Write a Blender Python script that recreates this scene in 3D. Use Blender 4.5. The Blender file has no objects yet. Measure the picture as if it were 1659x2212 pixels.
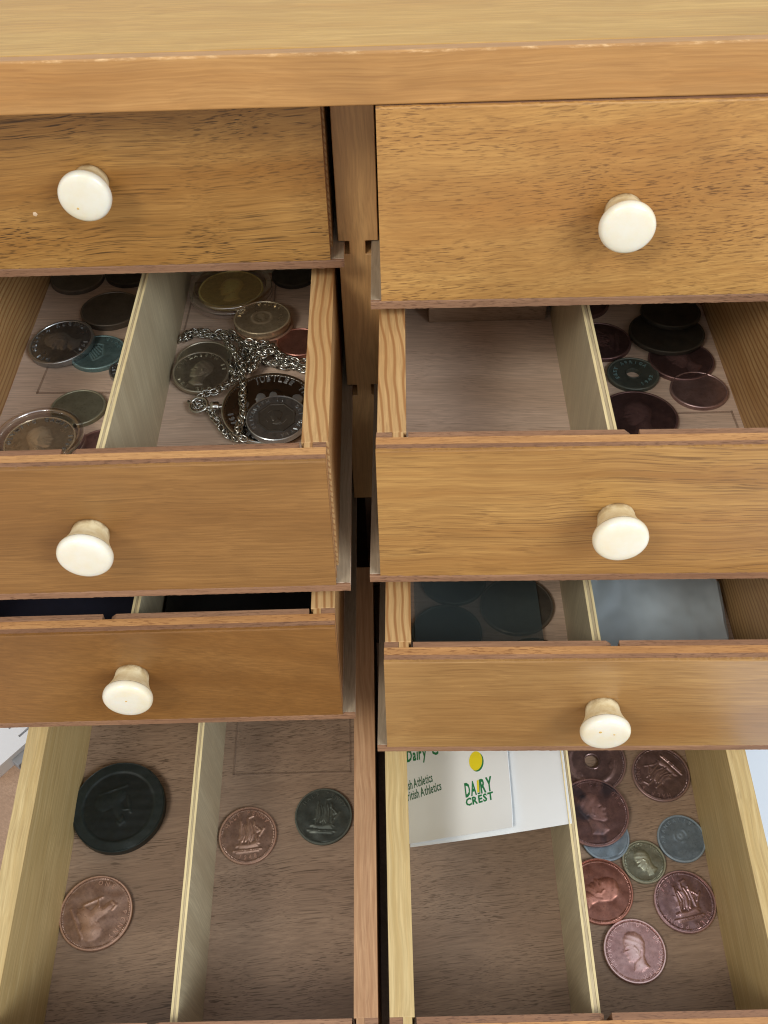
import bpy, bmesh, math, random
import numpy as np
from mathutils import Vector, Matrix, Euler

SC = bpy.context.scene
COL = SC.collection
MM = 0.001
R = math.radians
random.seed(7)
rng = np.random.RandomState(5)

# ------------------------------------------------------------------ camera
cam_d = bpy.data.cameras.new('camera')
cam = bpy.data.objects.new('camera', cam_d)
COL.objects.link(cam)
_r = Vector((0.99963, -0.01274, -0.02384)); _u = Vector((0.02576, 0.7167, 0.69691)); _f = Vector((-0.0082, 0.69727, -0.71676))
cam.matrix_world = Matrix(((_r.x, _u.x, -_f.x, 3.9*MM), (_r.y, _u.y, -_f.y, -330.1*MM), (_r.z, _u.z, -_f.z, 432.4*MM), (0, 0, 0, 1)))
cam_d.sensor_fit = 'HORIZONTAL'; cam_d.sensor_width = 36
cam_d.lens = 36*2247.5/1659
cam_d.clip_start = 0.01; cam_d.clip_end = 50
cam_d.dof.use_dof = True; cam_d.dof.focus_distance = 0.40; cam_d.dof.aperture_fstop = 56
SC.camera = cam

# ------------------------------------------------------------------ world and lamps (indoor room light)
w = bpy.data.worlds.new('World'); SC.world = w; w.use_nodes = True
w.node_tree.nodes['Background'].inputs[0].default_value = (0.95, 0.97, 1.0, 1)
w.node_tree.nodes['Background'].inputs[1].default_value = 0.76


def area(name, loc, target, size, power, color):
    l = bpy.data.lights.new(name, 'AREA'); l.shape = 'RECTANGLE'; l.size, l.size_y = size
    l.energy = power; l.color = color
    o = bpy.data.objects.new(name, l); COL.objects.link(o)
    o.location = loc
    o.rotation_euler = (Vector(target)-Vector(loc)).to_track_quat('-Z', 'Y').to_euler()


area('window_light', (1.0, -1.15, 1.15), (0.03, -0.1, 0.15), (0.7, 0.7), 20, (0.93, 0.97, 1.0))
area('ceiling_light', (-0.75, -1.05, 1.35), (0, -0.1, 0.15), (0.45, 0.45), 11, (1.0, 0.93, 0.82))
SC.view_settings.view_transform = 'Standard'
SC.view_settings.look = 'None'
SC.view_settings.exposure = 0.0
SC.view_settings.gamma = 1.0
SC.cycles.filter_width = 1.1
SC.cycles.transparent_max_bounces = 24


# ------------------------------------------------------------------ helpers
def lin(c):
    return tuple(((v/255)/12.92 if v/255 <= 0.04045 else ((v/255+0.055)/1.055)**2.4) for v in c)+(1,)


def tag(o, label=None, cat=None, group=None, kind=None):
    if label: o['label'] = label
    if cat: o['category'] = cat
    if group: o['group'] = group
    if kind: o['kind'] = kind
    return o


def empty(name, loc=(0, 0, 0), rot=(0, 0, 0), label=None, cat=None, group=None):
    o = bpy.data.objects.new(name, None); COL.objects.link(o)
    o.empty_display_size = 0.01
    o.location = [v*MM for v in loc]; o.rotation_euler = rot
    return tag(o, label, cat, group)


def link(name, me, mat=None, parent=None, loc=(0, 0, 0), rot=(0, 0, 0)):
    o = bpy.data.objects.new(name, me); COL.objects.link(o)
    if mat is not None and len(me.materials) == 0: me.materials.append(mat)
    if parent is not None: o.parent = parent
    o.location = [v*MM for v in loc]; o.rotation_euler = rot
    return o


def mesh(name, verts, faces, smooth=False, angle=None):
    me = bpy.data.meshes.new(name)
    me.from_pydata([tuple(v[i]*MM for i in range(3)) for v in verts], [], faces)
    bm = bmesh.new(); bm.from_mesh(me); bmesh.ops.recalc_face_normals(bm, faces=bm.faces); bm.to_mesh(me); bm.free()
    if smooth:
        me.polygons.foreach_set('use_smooth', [True]*len(me.polygons))
        if angle:
            me.set_sharp_from_angle(angle=R(angle))
    me.update()
    return me


def box_data(x0, x1, y0, y1, z0, z1):
    v = [(x0, y0, z0), (x1, y0, z0), (x1, y1, z0), (x0, y1, z0), (x0, y0, z1), (x1, y0, z1), (x1, y1, z1), (x0, y1, z1)]
    f = [(3, 2, 1, 0), (4, 5, 6, 7), (0, 1, 5, 4), (1, 2, 6, 5), (2, 3, 7, 6), (3, 0, 4, 7)]
    return v, f


def box(name, x0, x1, y0, y1, z0, z1, mat, parent=None, bev=0.25, seg=2):
    me = mesh(name, *box_data(x0, x1, y0, y1, z0, z1))
    if bev:
        bm = bmesh.new(); bm.from_mesh(me)
        bmesh.ops.bevel(bm, geom=bm.edges[:], offset=bev*MM, segments=seg, affect='EDGES', profile=0.5, clamp_overlap=True)
        bm.to_mesh(me); bm.free()
    return link(name, me, mat, parent)


def prism_xz(name, poly, y0, y1, mat, parent=None, bev=0):
    """outline in the xz plane, solid from y0 to y1"""
    n = len(poly)
    v = [(x, y0, z) for x, z in poly]+[(x, y1, z) for x, z in poly]
    f = [tuple(range(n)), tuple(range(2*n-1, n-1, -1))]+[(i, (i+1) % n, n+(i+1) % n, n+i) for i in range(n)]
    me = mesh(name, v, f)
    if bev:
        bm = bmesh.new(); bm.from_mesh(me)
        bmesh.ops.bevel(bm, geom=bm.edges[:], offset=bev*MM, segments=1, affect='EDGES', clamp_overlap=True)
        bm.to_mesh(me); bm.free()
    return link(name, me, mat, parent)


def lathe(prof, n=64, axis='z'):
    """prof: list of (r, h); ends with r==0 are closed by a pole"""
    v = []; f = []; rings = []
    for r, h in prof:
        if r < 1e-6:
            rings.append([len(v)]); v.append((0, 0, h))
        else:
            rings.append(list(range(len(v), len(v)+n)))
            v += [(r*math.cos(2*math.pi*i/n), r*math.sin(2*math.pi*i/n), h) for i in range(n)]
    for a, b in zip(rings, rings[1:]):
        for i in range(n):
            j = (i+1) % n
            if len(a) == 1 and len(b) == 1: continue
            if len(a) == 1: f.append((a[0], b[i], b[j]))
            elif len(b) == 1: f.append((a[i], b[0], a[j]))
            else: f.append((a[i], a[j], b[j], b[i]))
    if axis == '-y':
        v = [(x, -z, y) for x, y, z in v]
    return v, f


# ------------------------------------------------------------------ materials
class N:
    def __init__(s, name):
        s.m = bpy.data.materials.new(name); s.m.use_nodes = True
        s.t = s.m.node_tree; s.b = s.t.nodes['Principled BSDF']

    def new(s, typ, **kw):
        n = s.t.nodes.new(typ)
        for k, v in kw.items():
            if k.startswith('i_'):
                n.inputs[k[2:].replace('_', ' ')].default_value = v
            else: setattr(n, k, v)
        return n

    def lk(s, a, b): s.t.links.new(a, b)

    def ramp(s, fac, stops):
        r = s.new('ShaderNodeValToRGB')
        while len(r.color_ramp.elements) < len(stops): r.color_ramp.elements.new(0.5)
        for e, (p, c) in zip(r.color_ramp.elements, stops):
            e.position = p; e.color = c if len(c) == 4 else c+(1,)
        s.lk(fac, r.inputs[0]); return r.outputs[0]

    def mix(s, fac, a, b, mode='MIX'):
        m = s.new('ShaderNodeMix', data_type='RGBA', blend_type=mode)
        for sock, val in ((m.inputs[0], fac), (m.inputs[6], a), (m.inputs[7], b)):
            if isinstance(val, (int, float, tuple)): sock.default_value = val
            else: s.lk(val, sock)
        return m.outputs[2]

    def coords(s, freq, rand=True):
        """object coordinates in millimetres times freq per axis, shifted per object"""
        tc = s.new('ShaderNodeTexCoord')
        mp = s.new('ShaderNodeMapping'); mp.inputs['Scale'].default_value = [1000*v for v in freq]
        s.lk(tc.outputs['Object'], mp.inputs['Vector'])
        if rand:
            oi = s.new('ShaderNodeObjectInfo')
            mu = s.new('ShaderNodeMath', operation='MULTIPLY'); mu.inputs[1].default_value = 37.0
            s.lk(oi.outputs['Random'], mu.inputs[0])
            cb = s.new('ShaderNodeCombineXYZ')
            for i in range(3): s.lk(mu.outputs[0], cb.inputs[i])
            s.lk(cb.outputs[0], mp.inputs['Location'])
        return mp.outputs[0]

    def noise(s, vec, scale=1.0, detail=3, rough=0.55, dist=0.0):
        n = s.new('ShaderNodeTexNoise'); n.inputs['Scale'].default_value = scale; n.inputs['Detail'].default_value = detail
        n.inputs['Roughness'].default_value = rough; n.inputs['Distortion'].default_value = dist
        s.lk(vec, n.inputs['Vector']); return n.outputs['Fac']

    def bump(s, h, strength, dist):
        b = s.new('ShaderNodeBump'); b.inputs['Strength'].default_value = strength; b.inputs['Distance'].default_value = dist*MM
        s.lk(h, b.inputs['Height']); s.lk(b.outputs[0], s.b.inputs['Normal'])

    def set(s, **kw):
        for k, v in kw.items(): s.b.inputs[k.replace('_', ' ')].default_value = v


def wood(name, light, dark, pore, axis='x', pores=0.5, rough=0.4, coat=0.0, spec=0.5, lines=0.0, line_col=None, slant=0.0, blotch=0.25, porelen=0.10, fig=0.10, wear=None):
    """light/dark tone pair, pore colour, grain running along an axis"""
    n = N(name)

    def fr(along, across):
        return {'x': (along, across, across), 'y': (across, along, across), 'z': (across, across, along)}[axis]
    # gentle waviness of the grain
    tc = n.new('ShaderNodeTexCoord')
    oi = n.new('ShaderNodeObjectInfo')
    wv = n.new('ShaderNodeTexNoise'); wv.inputs['Scale'].default_value = 18; wv.inputs['Detail'].default_value = 2
    va = n.new('ShaderNodeVectorMath', operation='ADD')
    mu = n.new('ShaderNodeVectorMath', operation='SCALE'); mu.inputs['Scale'].default_value = 0.9
    cb = n.new('ShaderNodeCombineXYZ')
    for i in range(3): n.lk(oi.outputs['Random'], cb.inputs[i])
    n.lk(cb.outputs[0], mu.inputs[0]); n.lk(tc.outputs['Object'], va.inputs[0]); n.lk(mu.outputs[0], va.inputs[1])
    n.lk(va.outputs[0], wv.inputs['Vector'])
    sub = n.new('ShaderNodeVectorMath', operation='SUBTRACT'); sub.inputs[1].default_value = (0.5, 0.5, 0.5); n.lk(wv.outputs['Color'], sub.inputs[0])
    sc2 = n.new('ShaderNodeVectorMath', operation='SCALE'); sc2.inputs['Scale'].default_value = 0.006; n.lk(sub.outputs[0], sc2.inputs[0])
    ad = n.new('ShaderNodeVectorMath', operation='ADD'); n.lk(va.outputs[0], ad.inputs[0]); n.lk(sc2.outputs[0], ad.inputs[1])
    rotm = n.new('ShaderNodeMapping'); rotm.inputs['Rotation'].default_value = (0, slant if axis == 'x' else 0, slant if axis != 'z' else 0)
    n.lk(ad.outputs[0], rotm.inputs['Vector'])

    def cv(along, across):
        mp = n.new('ShaderNodeMapping'); mp.inputs['Scale'].default_value = [1000*v for v in fr(along, across)]
        n.lk(rotm.outputs[0], mp.inputs['Vector']); return mp.outputs[0]
    broad = n.noise(cv(0.006, fig), 1, 4, 0.6)
    c = n.ramp(broad, [(0.33, lin(dark)), (0.62, lin(light))])
    fine = n.noise(cv(0.035, 1.3), 1, 3, 0.6)
    d2 = tuple(v*0.86 for v in dark)
    c = n.mix(n.ramp(fine, [(0.40, (0.5,)*3), (0.66, (0,)*3)]), c, lin(d2))
    if blotch:
        bl = n.noise(cv(0.022, 0.035), 1, 3, 0.6)
        c = n.mix(n.ramp(bl, [(0.45, (0,)*3), (0.75, (blotch,)*3)]), c, lin(tuple(v*0.8 for v in dark)))
    if lines:
        wvt = n.new('ShaderNodeTexWave', wave_type='BANDS', bands_direction={'x': 'Z', 'y': 'DIAGONAL', 'z': 'X'}[axis])
        wvt.inputs['Scale'].default_value = 0.24; wvt.inputs['Distortion'].default_value = 0.9; wvt.inputs['Detail'].default_value = 2
        n.lk(cv(0.04, 1.0), wvt.inputs['Vector'])
        c = n.mix(n.ramp(wvt.outputs['Fac'], [(0.55, (0,)*3), (0.95, (lines,)*3)]), c, lin(line_col or dark))
    pr = n.noise(cv(porelen, 2.3), 1, 2, 0.5)
    patch = n.noise(cv(0.015, 0.07), 1, 3, 0.5)
    pm = n.ramp(pr, [(0.34, (1,)*3), (0.47, (0,)*3)])
    pp = n.ramp(patch, [(0.34, (0.25,)*3), (0.62, (1,)*3)])
    mm = n.new('ShaderNodeMath', operation='MULTIPLY'); n.lk(pm, mm.inputs[0]); n.lk(pp, mm.inputs[1])
    m3 = n.new('ShaderNodeMath', operation='MULTIPLY'); n.lk(mm.outputs[0], m3.inputs[0]); m3.inputs[1].default_value = pores
    c = n.mix(m3.outputs[0], c, lin(pore))
    # scattered scuffs and dents
    sc = n.noise(cv(0.12, 0.2), 1, 5, 0.7)
    c = n.mix(n.ramp(sc, [(0.70, (0,)*3), (0.78, (0.35,)*3)]), c, lin(tuple(min(255, v*1.15+12) for v in light)))
    if wear:
        c = wear(n, c)
    n.lk(c, n.b.inputs['Base Color'])
    hh = n.new('ShaderNodeMath', operation='SUBTRACT'); n.lk(fine, hh.inputs[0]); n.lk(m3.outputs[0], hh.inputs[1])
    n.bump(hh.outputs[0], 0.25, 0.12)
    rr = n.new('ShaderNodeMapRange'); rr.inputs[3].default_value = rough-0.06; rr.inputs[4].default_value = rough+0.12
    n.lk(broad, rr.inputs[0]); n.lk(rr.outputs[0], n.b.inputs['Roughness'])
    n.set(Coat_Weight=coat, Coat_Roughness=0.3)
    n.b.inputs['Specular IOR Level'].default_value = spec
    return n.m


def slab_wear_glint(n, c):
    """worn varnish specks plus a warm highlight painted along the top front edge"""
    tc = n.new('ShaderNodeTexCoord'); sp = n.new('ShaderNodeSeparateXYZ'); n.lk(tc.outputs['Object'], sp.inputs[0])
    mr = n.new('ShaderNodeMapRange'); n.lk(sp.outputs['Z'], mr.inputs[0])
    mr.inputs[1].default_value = 0.0146; mr.inputs[2].default_value = 0.0152
    mr2 = n.new('ShaderNodeMapRange'); n.lk(sp.outputs['Y'], mr2.inputs[0])
    mr2.inputs[1].default_value = 0.0009; mr2.inputs[2].default_value = 0.0004
    mt = n.new('ShaderNodeMath', operation='MULTIPLY'); n.lk(mr.outputs[0], mt.inputs[0]); n.lk(mr2.outputs[0], mt.inputs[1])
    nz = n.noise(n.coords((0.16, 0.5, 0.5)), 1, 4, 0.7)
    ms = n.ramp(nz, [(0.50, (0.0,)*3), (0.66, (0.55,)*3)])
    m2 = n.new('ShaderNodeMath', operation='MULTIPLY'); n.lk(mt.outputs[0], m2.inputs[0]); n.lk(ms, m2.inputs[1])
    return n.mix(m2.outputs[0], c, lin((240, 204, 152)))  # worn specks and the edge highlight both painted into the base colour


W = {}
W['slab'] = wood('varnished_slab', (201, 164, 98), (189, 146, 78), (134, 94, 52), 'x', pores=0.25, rough=0.4, coat=0.08, spec=0.35, blotch=0.35, porelen=0.03)  # yellower than the front: the top's sheen is put into its colour
W['slab_front'] = wood('orange_slab_front', (189, 144, 87), (175, 126, 69), (127, 84, 49), 'x', pores=0.2, rough=0.36, coat=0.25, blotch=0.45, porelen=0.04, wear=slab_wear_glint)
W['divider'] = wood('orange_varnish', (212, 170, 113), (196, 149, 95), (121, 81, 44), 'z', pores=0.15, rough=0.4, coat=0.15)
W['oak1'] = wood('porous_veneer_streaked', (183, 138, 75), (151, 104, 48), (54, 34, 16), 'x', pores=0.95, rough=0.42, coat=0.1, slant=0.06, blotch=0.5, fig=0.05, porelen=0.055)
W['oak2'] = wood('porous_veneer_golden', (195, 150, 86), (173, 123, 65), (95, 63, 34), 'x', pores=0.85, rough=0.42, coat=0.1, blotch=0.4, fig=0.05, porelen=0.2, slant=0.07)
W['smooth1'] = wood('smooth_veneer_brown', (154, 113, 63), (134, 93, 47), (84, 56, 29), 'x', pores=0.3, rough=0.42, coat=0.12, blotch=0.55, fig=0.035, porelen=0.04)
W['smooth2'] = wood('straight_veneer_golden', (184, 142, 81), (158, 113, 59), (86, 57, 30), 'x', pores=0.65, rough=0.42, coat=0.1, blotch=0.25, fig=0.12, porelen=0.03)
W['smooth3'] = wood('smooth_veneer_amber', (150, 107, 56), (129, 87, 41), (84, 56, 29), 'x', pores=0.25, rough=0.4, coat=0.15, blotch=0.55, fig=0.04, slant=-0.14, porelen=0.04)
W['smooth4'] = wood('smooth_veneer_light', (179, 140, 86), (159, 117, 68), (102, 71, 42), 'x', pores=0.35, rough=0.30, coat=0.45, blotch=0.45, fig=0.04, porelen=0.04)
W['pine'] = wood('orange_pine', (202, 167, 117), (188, 148, 97), (136, 94, 56), 'y', pores=0.3, rough=0.5, lines=0.85, line_col=(149, 103, 59), blotch=0.15, porelen=0.04)
W['pale'] = wood('pale_yellow_pine', (204, 182, 132), (188, 162, 108), (130, 99, 58), 'y', pores=0.3, rough=0.5, lines=0.13, line_col=(164, 128, 73), blotch=0.12, porelen=0.04, fig=0.5)
W['pink'] = wood('pinkish_pine', (186, 149, 112), (167, 125, 87), (125, 86, 56), 'y', pores=0.35, rough=0.5, lines=0.35, line_col=(136, 95, 63), blotch=0.4, porelen=0.04)
W['floor'] = wood('pinkish_ply', (232, 208, 188), (216, 190, 168), (140, 112, 92), 'x', pores=0.4, rough=0.5, slant=0.05, blotch=0.2, porelen=0.05, fig=0.06)
W['floor4'] = wood('brown_ply', (172, 147, 124), (150, 125, 104), (84, 66, 50), 'x', pores=0.8, rough=0.5, slant=-0.1, blotch=0.3, porelen=0.045, fig=0.05)
W['greyply'] = wood('grey_ply', (178, 162, 138), (158, 142, 118), (112, 96, 76), 'y', pores=0.35, rough=0.55, blotch=0.4)
W['wallply'] = wood('beige_strip', (198, 188, 158), (182, 170, 140), (142, 132, 107), 'z', pores=0.15, rough=0.45, blotch=0.2, porelen=0.03)
W['sidein'] = W['pale']
W['plylight'] = wood('pale_ply_edge', (231, 215, 167), (215, 196, 146), (161, 140, 97), 'y', pores=0.3, rough=0.55, blotch=0.2)
W['plycore'] = wood('grey_ply_core', (200, 184, 150), (176, 160, 126), (126, 108, 80), 'y', pores=0.6, rough=0.6, blotch=0.35)
W['edgebrown'] = wood('brown_ply_edge', (158, 120, 91), (133, 95, 68), (84, 55, 38), 'x', pores=0.7, rough=0.6, blotch=0.35, porelen=0.35)
W['edgeorange'] = wood('orange_ply_edge', (201, 154, 100), (178, 127, 77), (121, 79, 45), 'x', pores=0.8, rough=0.55, blotch=0.25, porelen=0.3)
W['table'] = wood('pale_table_wood', (198, 167, 142), (182, 150, 125), (139, 108, 87), 'x', pores=0.35, rough=0.45, slant=0.6, blotch=0.2)
W['back'] = wood('brown_board', (80, 58, 38), (66, 46, 30), (44, 30, 18), 'x', pores=0.3, rough=0.5)


def simple(name, col, rough=0.5, metal=0.0, noise_amt=0.0, col2=None, freq=0.3, bump=0.0, **kw):
    n = N(name)
    if noise_amt:
        nz = n.noise(n.coords((freq,)*3), 1, 4, 0.6)
        c = n.mix(n.ramp(nz, [(0.38, (0,)*3), (0.66, (noise_amt,)*3)]), lin(col), lin(col2))
        n.lk(c, n.b.inputs['Base Color'])
        if bump: n.bump(n.noise(n.coords((freq*4,)*3), 1, 3), bump, 0.1)
    else:
        n.set(Base_Color=lin(col))
    n.set(Roughness=rough, Metallic=metal)
    for k, v in kw.items(): n.b.inputs[k.replace('_', ' ')].default_value = v
    return n.m


def coin_mat(name, col, col2, metal=0.75, rough=0.42, patch=0.7, freq=0.16, patina=None):
    n = N(name)
    nz = n.noise(n.coords((freq,)*3), 1, 5, 0.62)
    c = n.mix(n.ramp(nz, [(0.36, (0,)*3), (0.64, (patch,)*3)]), lin(col), lin(col2))
    if patina:
        pz = n.noise(n.coords((0.07,)*3), 1, 3, 0.5, 0.4)
        c = n.mix(n.ramp(pz, [(0.52, (0,)*3), (0.62, (0.8,)*3)]), c, lin(patina))
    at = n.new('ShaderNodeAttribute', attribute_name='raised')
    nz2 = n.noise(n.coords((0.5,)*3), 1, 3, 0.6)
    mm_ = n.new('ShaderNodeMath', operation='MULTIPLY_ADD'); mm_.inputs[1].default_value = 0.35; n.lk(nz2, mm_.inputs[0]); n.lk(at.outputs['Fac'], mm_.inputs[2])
    c = n.mix(n.ramp(mm_.outputs[0], [(0.18, (0.55,)*3), (0.42, (0,)*3)]), c, lin(tuple(v*0.62 for v in col2)))  # recesses darkened in the colour, shade painted in along with toning
    c = n.mix(n.ramp(mm_.outputs[0], [(0.62, (0,)*3), (1.0, (0.5,)*3)]), c, lin(tuple(min(255, v*1.18+10) for v in col)))  # raised parts lightened in the colour, glints painted in along with wear
    sp = n.noise(n.coords((1.1,)*3), 1, 3, 0.6)
    c = n.mix(n.ramp(sp, [(0.30, (0.35,)*3), (0.42, (0,)*3)]), c, lin(tuple(v*0.5 for v in col2)))
    n.lk(c, n.b.inputs['Base Color'])
    rz = n.new('ShaderNodeMapRange'); rz.inputs[3].default_value = rough-0.1; rz.inputs[4].default_value = rough+0.18
    n.lk(nz, rz.inputs[0]); n.lk(rz.outputs[0], n.b.inputs['Roughness'])
    n.set(Metallic=metal)
    n.bump(n.noise(n.coords((0.9,)*3), 1, 4, 0.65), 0.22, 0.1)
    return n.m


CM = {}
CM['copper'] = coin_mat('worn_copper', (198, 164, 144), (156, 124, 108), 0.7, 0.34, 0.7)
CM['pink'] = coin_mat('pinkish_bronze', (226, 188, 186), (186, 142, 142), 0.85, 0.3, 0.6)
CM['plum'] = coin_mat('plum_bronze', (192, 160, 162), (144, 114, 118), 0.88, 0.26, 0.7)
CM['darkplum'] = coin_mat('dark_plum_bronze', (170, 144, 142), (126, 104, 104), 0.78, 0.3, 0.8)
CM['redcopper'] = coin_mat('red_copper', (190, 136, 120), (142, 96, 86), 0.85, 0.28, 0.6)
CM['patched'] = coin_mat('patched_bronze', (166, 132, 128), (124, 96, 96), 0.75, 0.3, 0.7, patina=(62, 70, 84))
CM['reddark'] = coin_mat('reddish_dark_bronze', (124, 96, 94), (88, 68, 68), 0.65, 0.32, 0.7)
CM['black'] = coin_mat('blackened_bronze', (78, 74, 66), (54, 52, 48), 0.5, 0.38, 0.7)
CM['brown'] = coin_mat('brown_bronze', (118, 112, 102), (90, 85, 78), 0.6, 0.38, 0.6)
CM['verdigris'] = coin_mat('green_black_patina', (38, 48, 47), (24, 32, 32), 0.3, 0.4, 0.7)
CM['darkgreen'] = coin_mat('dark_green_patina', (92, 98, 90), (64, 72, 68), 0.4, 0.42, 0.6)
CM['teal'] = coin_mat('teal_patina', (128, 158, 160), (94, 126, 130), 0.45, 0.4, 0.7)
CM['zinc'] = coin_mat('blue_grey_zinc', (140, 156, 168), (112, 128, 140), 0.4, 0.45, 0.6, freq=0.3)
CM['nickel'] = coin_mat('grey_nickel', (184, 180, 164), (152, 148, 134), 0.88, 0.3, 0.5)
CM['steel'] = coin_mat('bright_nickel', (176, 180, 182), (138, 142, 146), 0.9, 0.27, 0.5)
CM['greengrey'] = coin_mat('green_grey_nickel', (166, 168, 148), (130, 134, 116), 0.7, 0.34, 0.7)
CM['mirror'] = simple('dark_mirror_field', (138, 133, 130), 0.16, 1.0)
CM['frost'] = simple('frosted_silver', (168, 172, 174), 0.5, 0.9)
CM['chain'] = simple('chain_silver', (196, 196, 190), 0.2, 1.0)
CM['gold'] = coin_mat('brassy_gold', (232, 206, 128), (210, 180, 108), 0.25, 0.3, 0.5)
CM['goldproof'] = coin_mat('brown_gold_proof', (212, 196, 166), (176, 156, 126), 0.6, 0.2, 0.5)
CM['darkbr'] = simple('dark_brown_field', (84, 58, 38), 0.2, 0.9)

M_KNOB = simple('ivory_plastic', (230, 228, 214), 0.26, 0, 0.7, (226, 214, 178), 0.07)
M_KNOB.node_tree.nodes['Principled BSDF'].inputs['Subsurface Weight'].default_value = 0.15
M_KNOB.node_tree.nodes['Principled BSDF'].inputs['Subsurface Radius'].default_value = (0.003, 0.002, 0.001)
n_ = N('yellowed_ivory')
nz_ = n_.noise(n_.coords((0.22,)*3), 1, 4, 0.6)
c_ = n_.mix(n_.ramp(nz_, [(0.40, (0,)*3), (0.66, (0.7,)*3)]), lin((234, 222, 184)), lin((204, 180, 128)))
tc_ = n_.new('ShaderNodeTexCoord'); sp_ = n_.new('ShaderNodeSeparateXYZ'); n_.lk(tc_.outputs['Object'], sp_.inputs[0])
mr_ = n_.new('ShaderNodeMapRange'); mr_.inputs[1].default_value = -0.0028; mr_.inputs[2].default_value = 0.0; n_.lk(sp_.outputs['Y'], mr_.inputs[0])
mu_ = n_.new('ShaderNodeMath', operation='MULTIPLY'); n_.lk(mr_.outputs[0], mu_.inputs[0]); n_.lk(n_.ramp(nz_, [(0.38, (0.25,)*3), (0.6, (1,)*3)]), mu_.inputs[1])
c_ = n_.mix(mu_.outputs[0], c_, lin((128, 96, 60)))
n_.lk(c_, n_.b.inputs['Base Color']); n_.set(Roughness=0.4)
M_STEM = n_.m
M_NICK = simple('bare_wood_nick', (214, 188, 156), 0.6)
M_SPOT = simple('amber_spot', (206, 172, 104), 0.4)
M_CARD = simple('white_card', (240, 245, 248), 0.45, 0, 0.15, (226, 230, 232), 0.05)
M_PAPER = simple('bluish_white_paper', (218, 230, 244), 0.6)
M_GREEN = simple('green_ink', (20, 122, 74), 0.5)
M_DGREEN = simple('dark_green_ink', (40, 104, 78), 0.5)
M_YEL = simple('yellow_ink', (238, 222, 40), 0.5)
M_NAVY = simple('navy_cloth', (18, 20, 40), 0.8, 0, 0.4, (10, 12, 26), 0.5)
M_BLACK = simple('black_plastic', (22, 22, 22), 0.35)
M_WHITEPL = simple('white_plastic', (232, 236, 242), 0.4)
M_GREYPL = simple('grey_plastic', (150, 154, 160), 0.5)
M_DARKPL = simple('dark_plastic', (44, 44, 48), 0.5)


def clear_plastic(name, col, alpha, rough):
    m = simple(name, col, rough)
    b = m.node_tree.nodes['Principled BSDF']
    b.inputs['Alpha'].default_value = alpha
    b.inputs['Coat Weight'].default_value = 0.4
    return m




def thin_clear(name, tint, base, rough, gain=1.0):
    """thin clear plastic: lets light straight through and reflects at grazing angles"""
    m = bpy.data.materials.new(name); m.use_nodes = True; t = m.node_tree; t.nodes.clear()
    out = t.nodes.new('ShaderNodeOutputMaterial'); mx = t.nodes.new('ShaderNodeMixShader')
    tr = t.nodes.new('ShaderNodeBsdfTransparent'); gl = t.nodes.new('ShaderNodeBsdfGlossy'); fr = t.nodes.new('ShaderNodeFresnel')
    tr.inputs[0].default_value = tint; gl.inputs['Color'].default_value = (1, 1, 1, 1); gl.inputs['Roughness'].default_value = rough
    fr.inputs['IOR'].default_value = 1.45
    ma = t.nodes.new('ShaderNodeMath'); ma.operation = 'MULTIPLY_ADD'; ma.inputs[1].default_value = gain; ma.inputs[2].default_value = base
    ge = t.nodes.new('ShaderNodeNewGeometry'); inv = t.nodes.new('ShaderNodeMath'); inv.operation = 'SUBTRACT'; inv.inputs[0].default_value = 1.0
    m2 = t.nodes.new('ShaderNodeMath'); m2.operation = 'MULTIPLY'
    t.links.new(ge.outputs['Backfacing'], inv.inputs[1])
    t.links.new(fr.outputs[0], ma.inputs[0]); t.links.new(ma.outputs[0], m2.inputs[0]); t.links.new(inv.outputs[0], m2.inputs[1]); t.links.new(m2.outputs[0], mx.inputs[0])
    t.links.new(tr.outputs[0], mx.inputs[1]); t.links.new(gl.outputs[0], mx.inputs[2]); t.links.new(mx.outputs[0], out.inputs[0])
    return m


M_SLEEVE = thin_clear('clear_sleeve', (1, 1, 1, 1), 0.0, 0.2, 0.35)
M_TEALFILM = clear_plastic('dark_tinted_film', (92, 106, 108), 0.42, 0.2)
M_BAG = clear_plastic('milky_plastic', (200, 214, 222), 0.62, 0.2)
M_RIM = thin_clear('capsule_rim', (0.97, 0.97, 1.0, 1), 0.30, 0.12, 1.8)
M_ACR = thin_clear('clear_acrylic', (0.99, 0.99, 1.0, 1), 0.01, 0.06, 0.9)

# ------------------------------------------------------------------ setting: table
t = box('table_top', -900, 900, -900, 700, -43.2, -13.2, W['table'], bev=1.0); tag(t, kind='structure')

# ------------------------------------------------------------------ the cabinet
cab = empty('drawer_cabinet', (0, 0, -13.2), label='golden wooden drawer cabinet holding two columns of pulled out drawers', cat='cabinet')


def cpart(name, x0, x1, y0, y1, z0, z1, mat, bev=0.4):
    me_ = box(name, x0, x1, y0, y1, z0+13.2, z1+13.2, mat, cab, bev); return me_


sl = box('top_board', -190, 180, 0, 240, 0, 15.45, W['slab'], cab, 0.3, 2)
sl.location = (0, -31.6*MM, (298.6+13.2)*MM)
lp = box('front_edge', -190, 180, 0, 4, 0, 15.5, W['slab_front'], sl, 0.6, 3); lp.location = (0, -0.0042, 0)  # added strip, keeps the front's tone apart from the top's painted sheen
cpart('side_board', -171, -160.5, 0, 195, -13.2, 298.4, W['divider'])
cpart('side_board', 153.5, 164, 0, 195, -13.2, 298.4, W['divider'])
cpart('back_board', -160.4, 153.4, 190, 196, -13.2, 298.4, W['back'])
cpart('base_board', -160.4, 153.4, 6, 189.8, -13.2, 12, W['back'])
# centre divider: front edge with a groove on each side for every drawer bottom
gl, gr = -9.2, -3.4
xl, xr = -13.1, 1.2


def groove(x_out, x_in, zb):
    return [(x_out, zb+0.8), (x_in, zb+0.8), (x_in, zb-4.6), (x_out, zb-4.6)]


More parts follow.
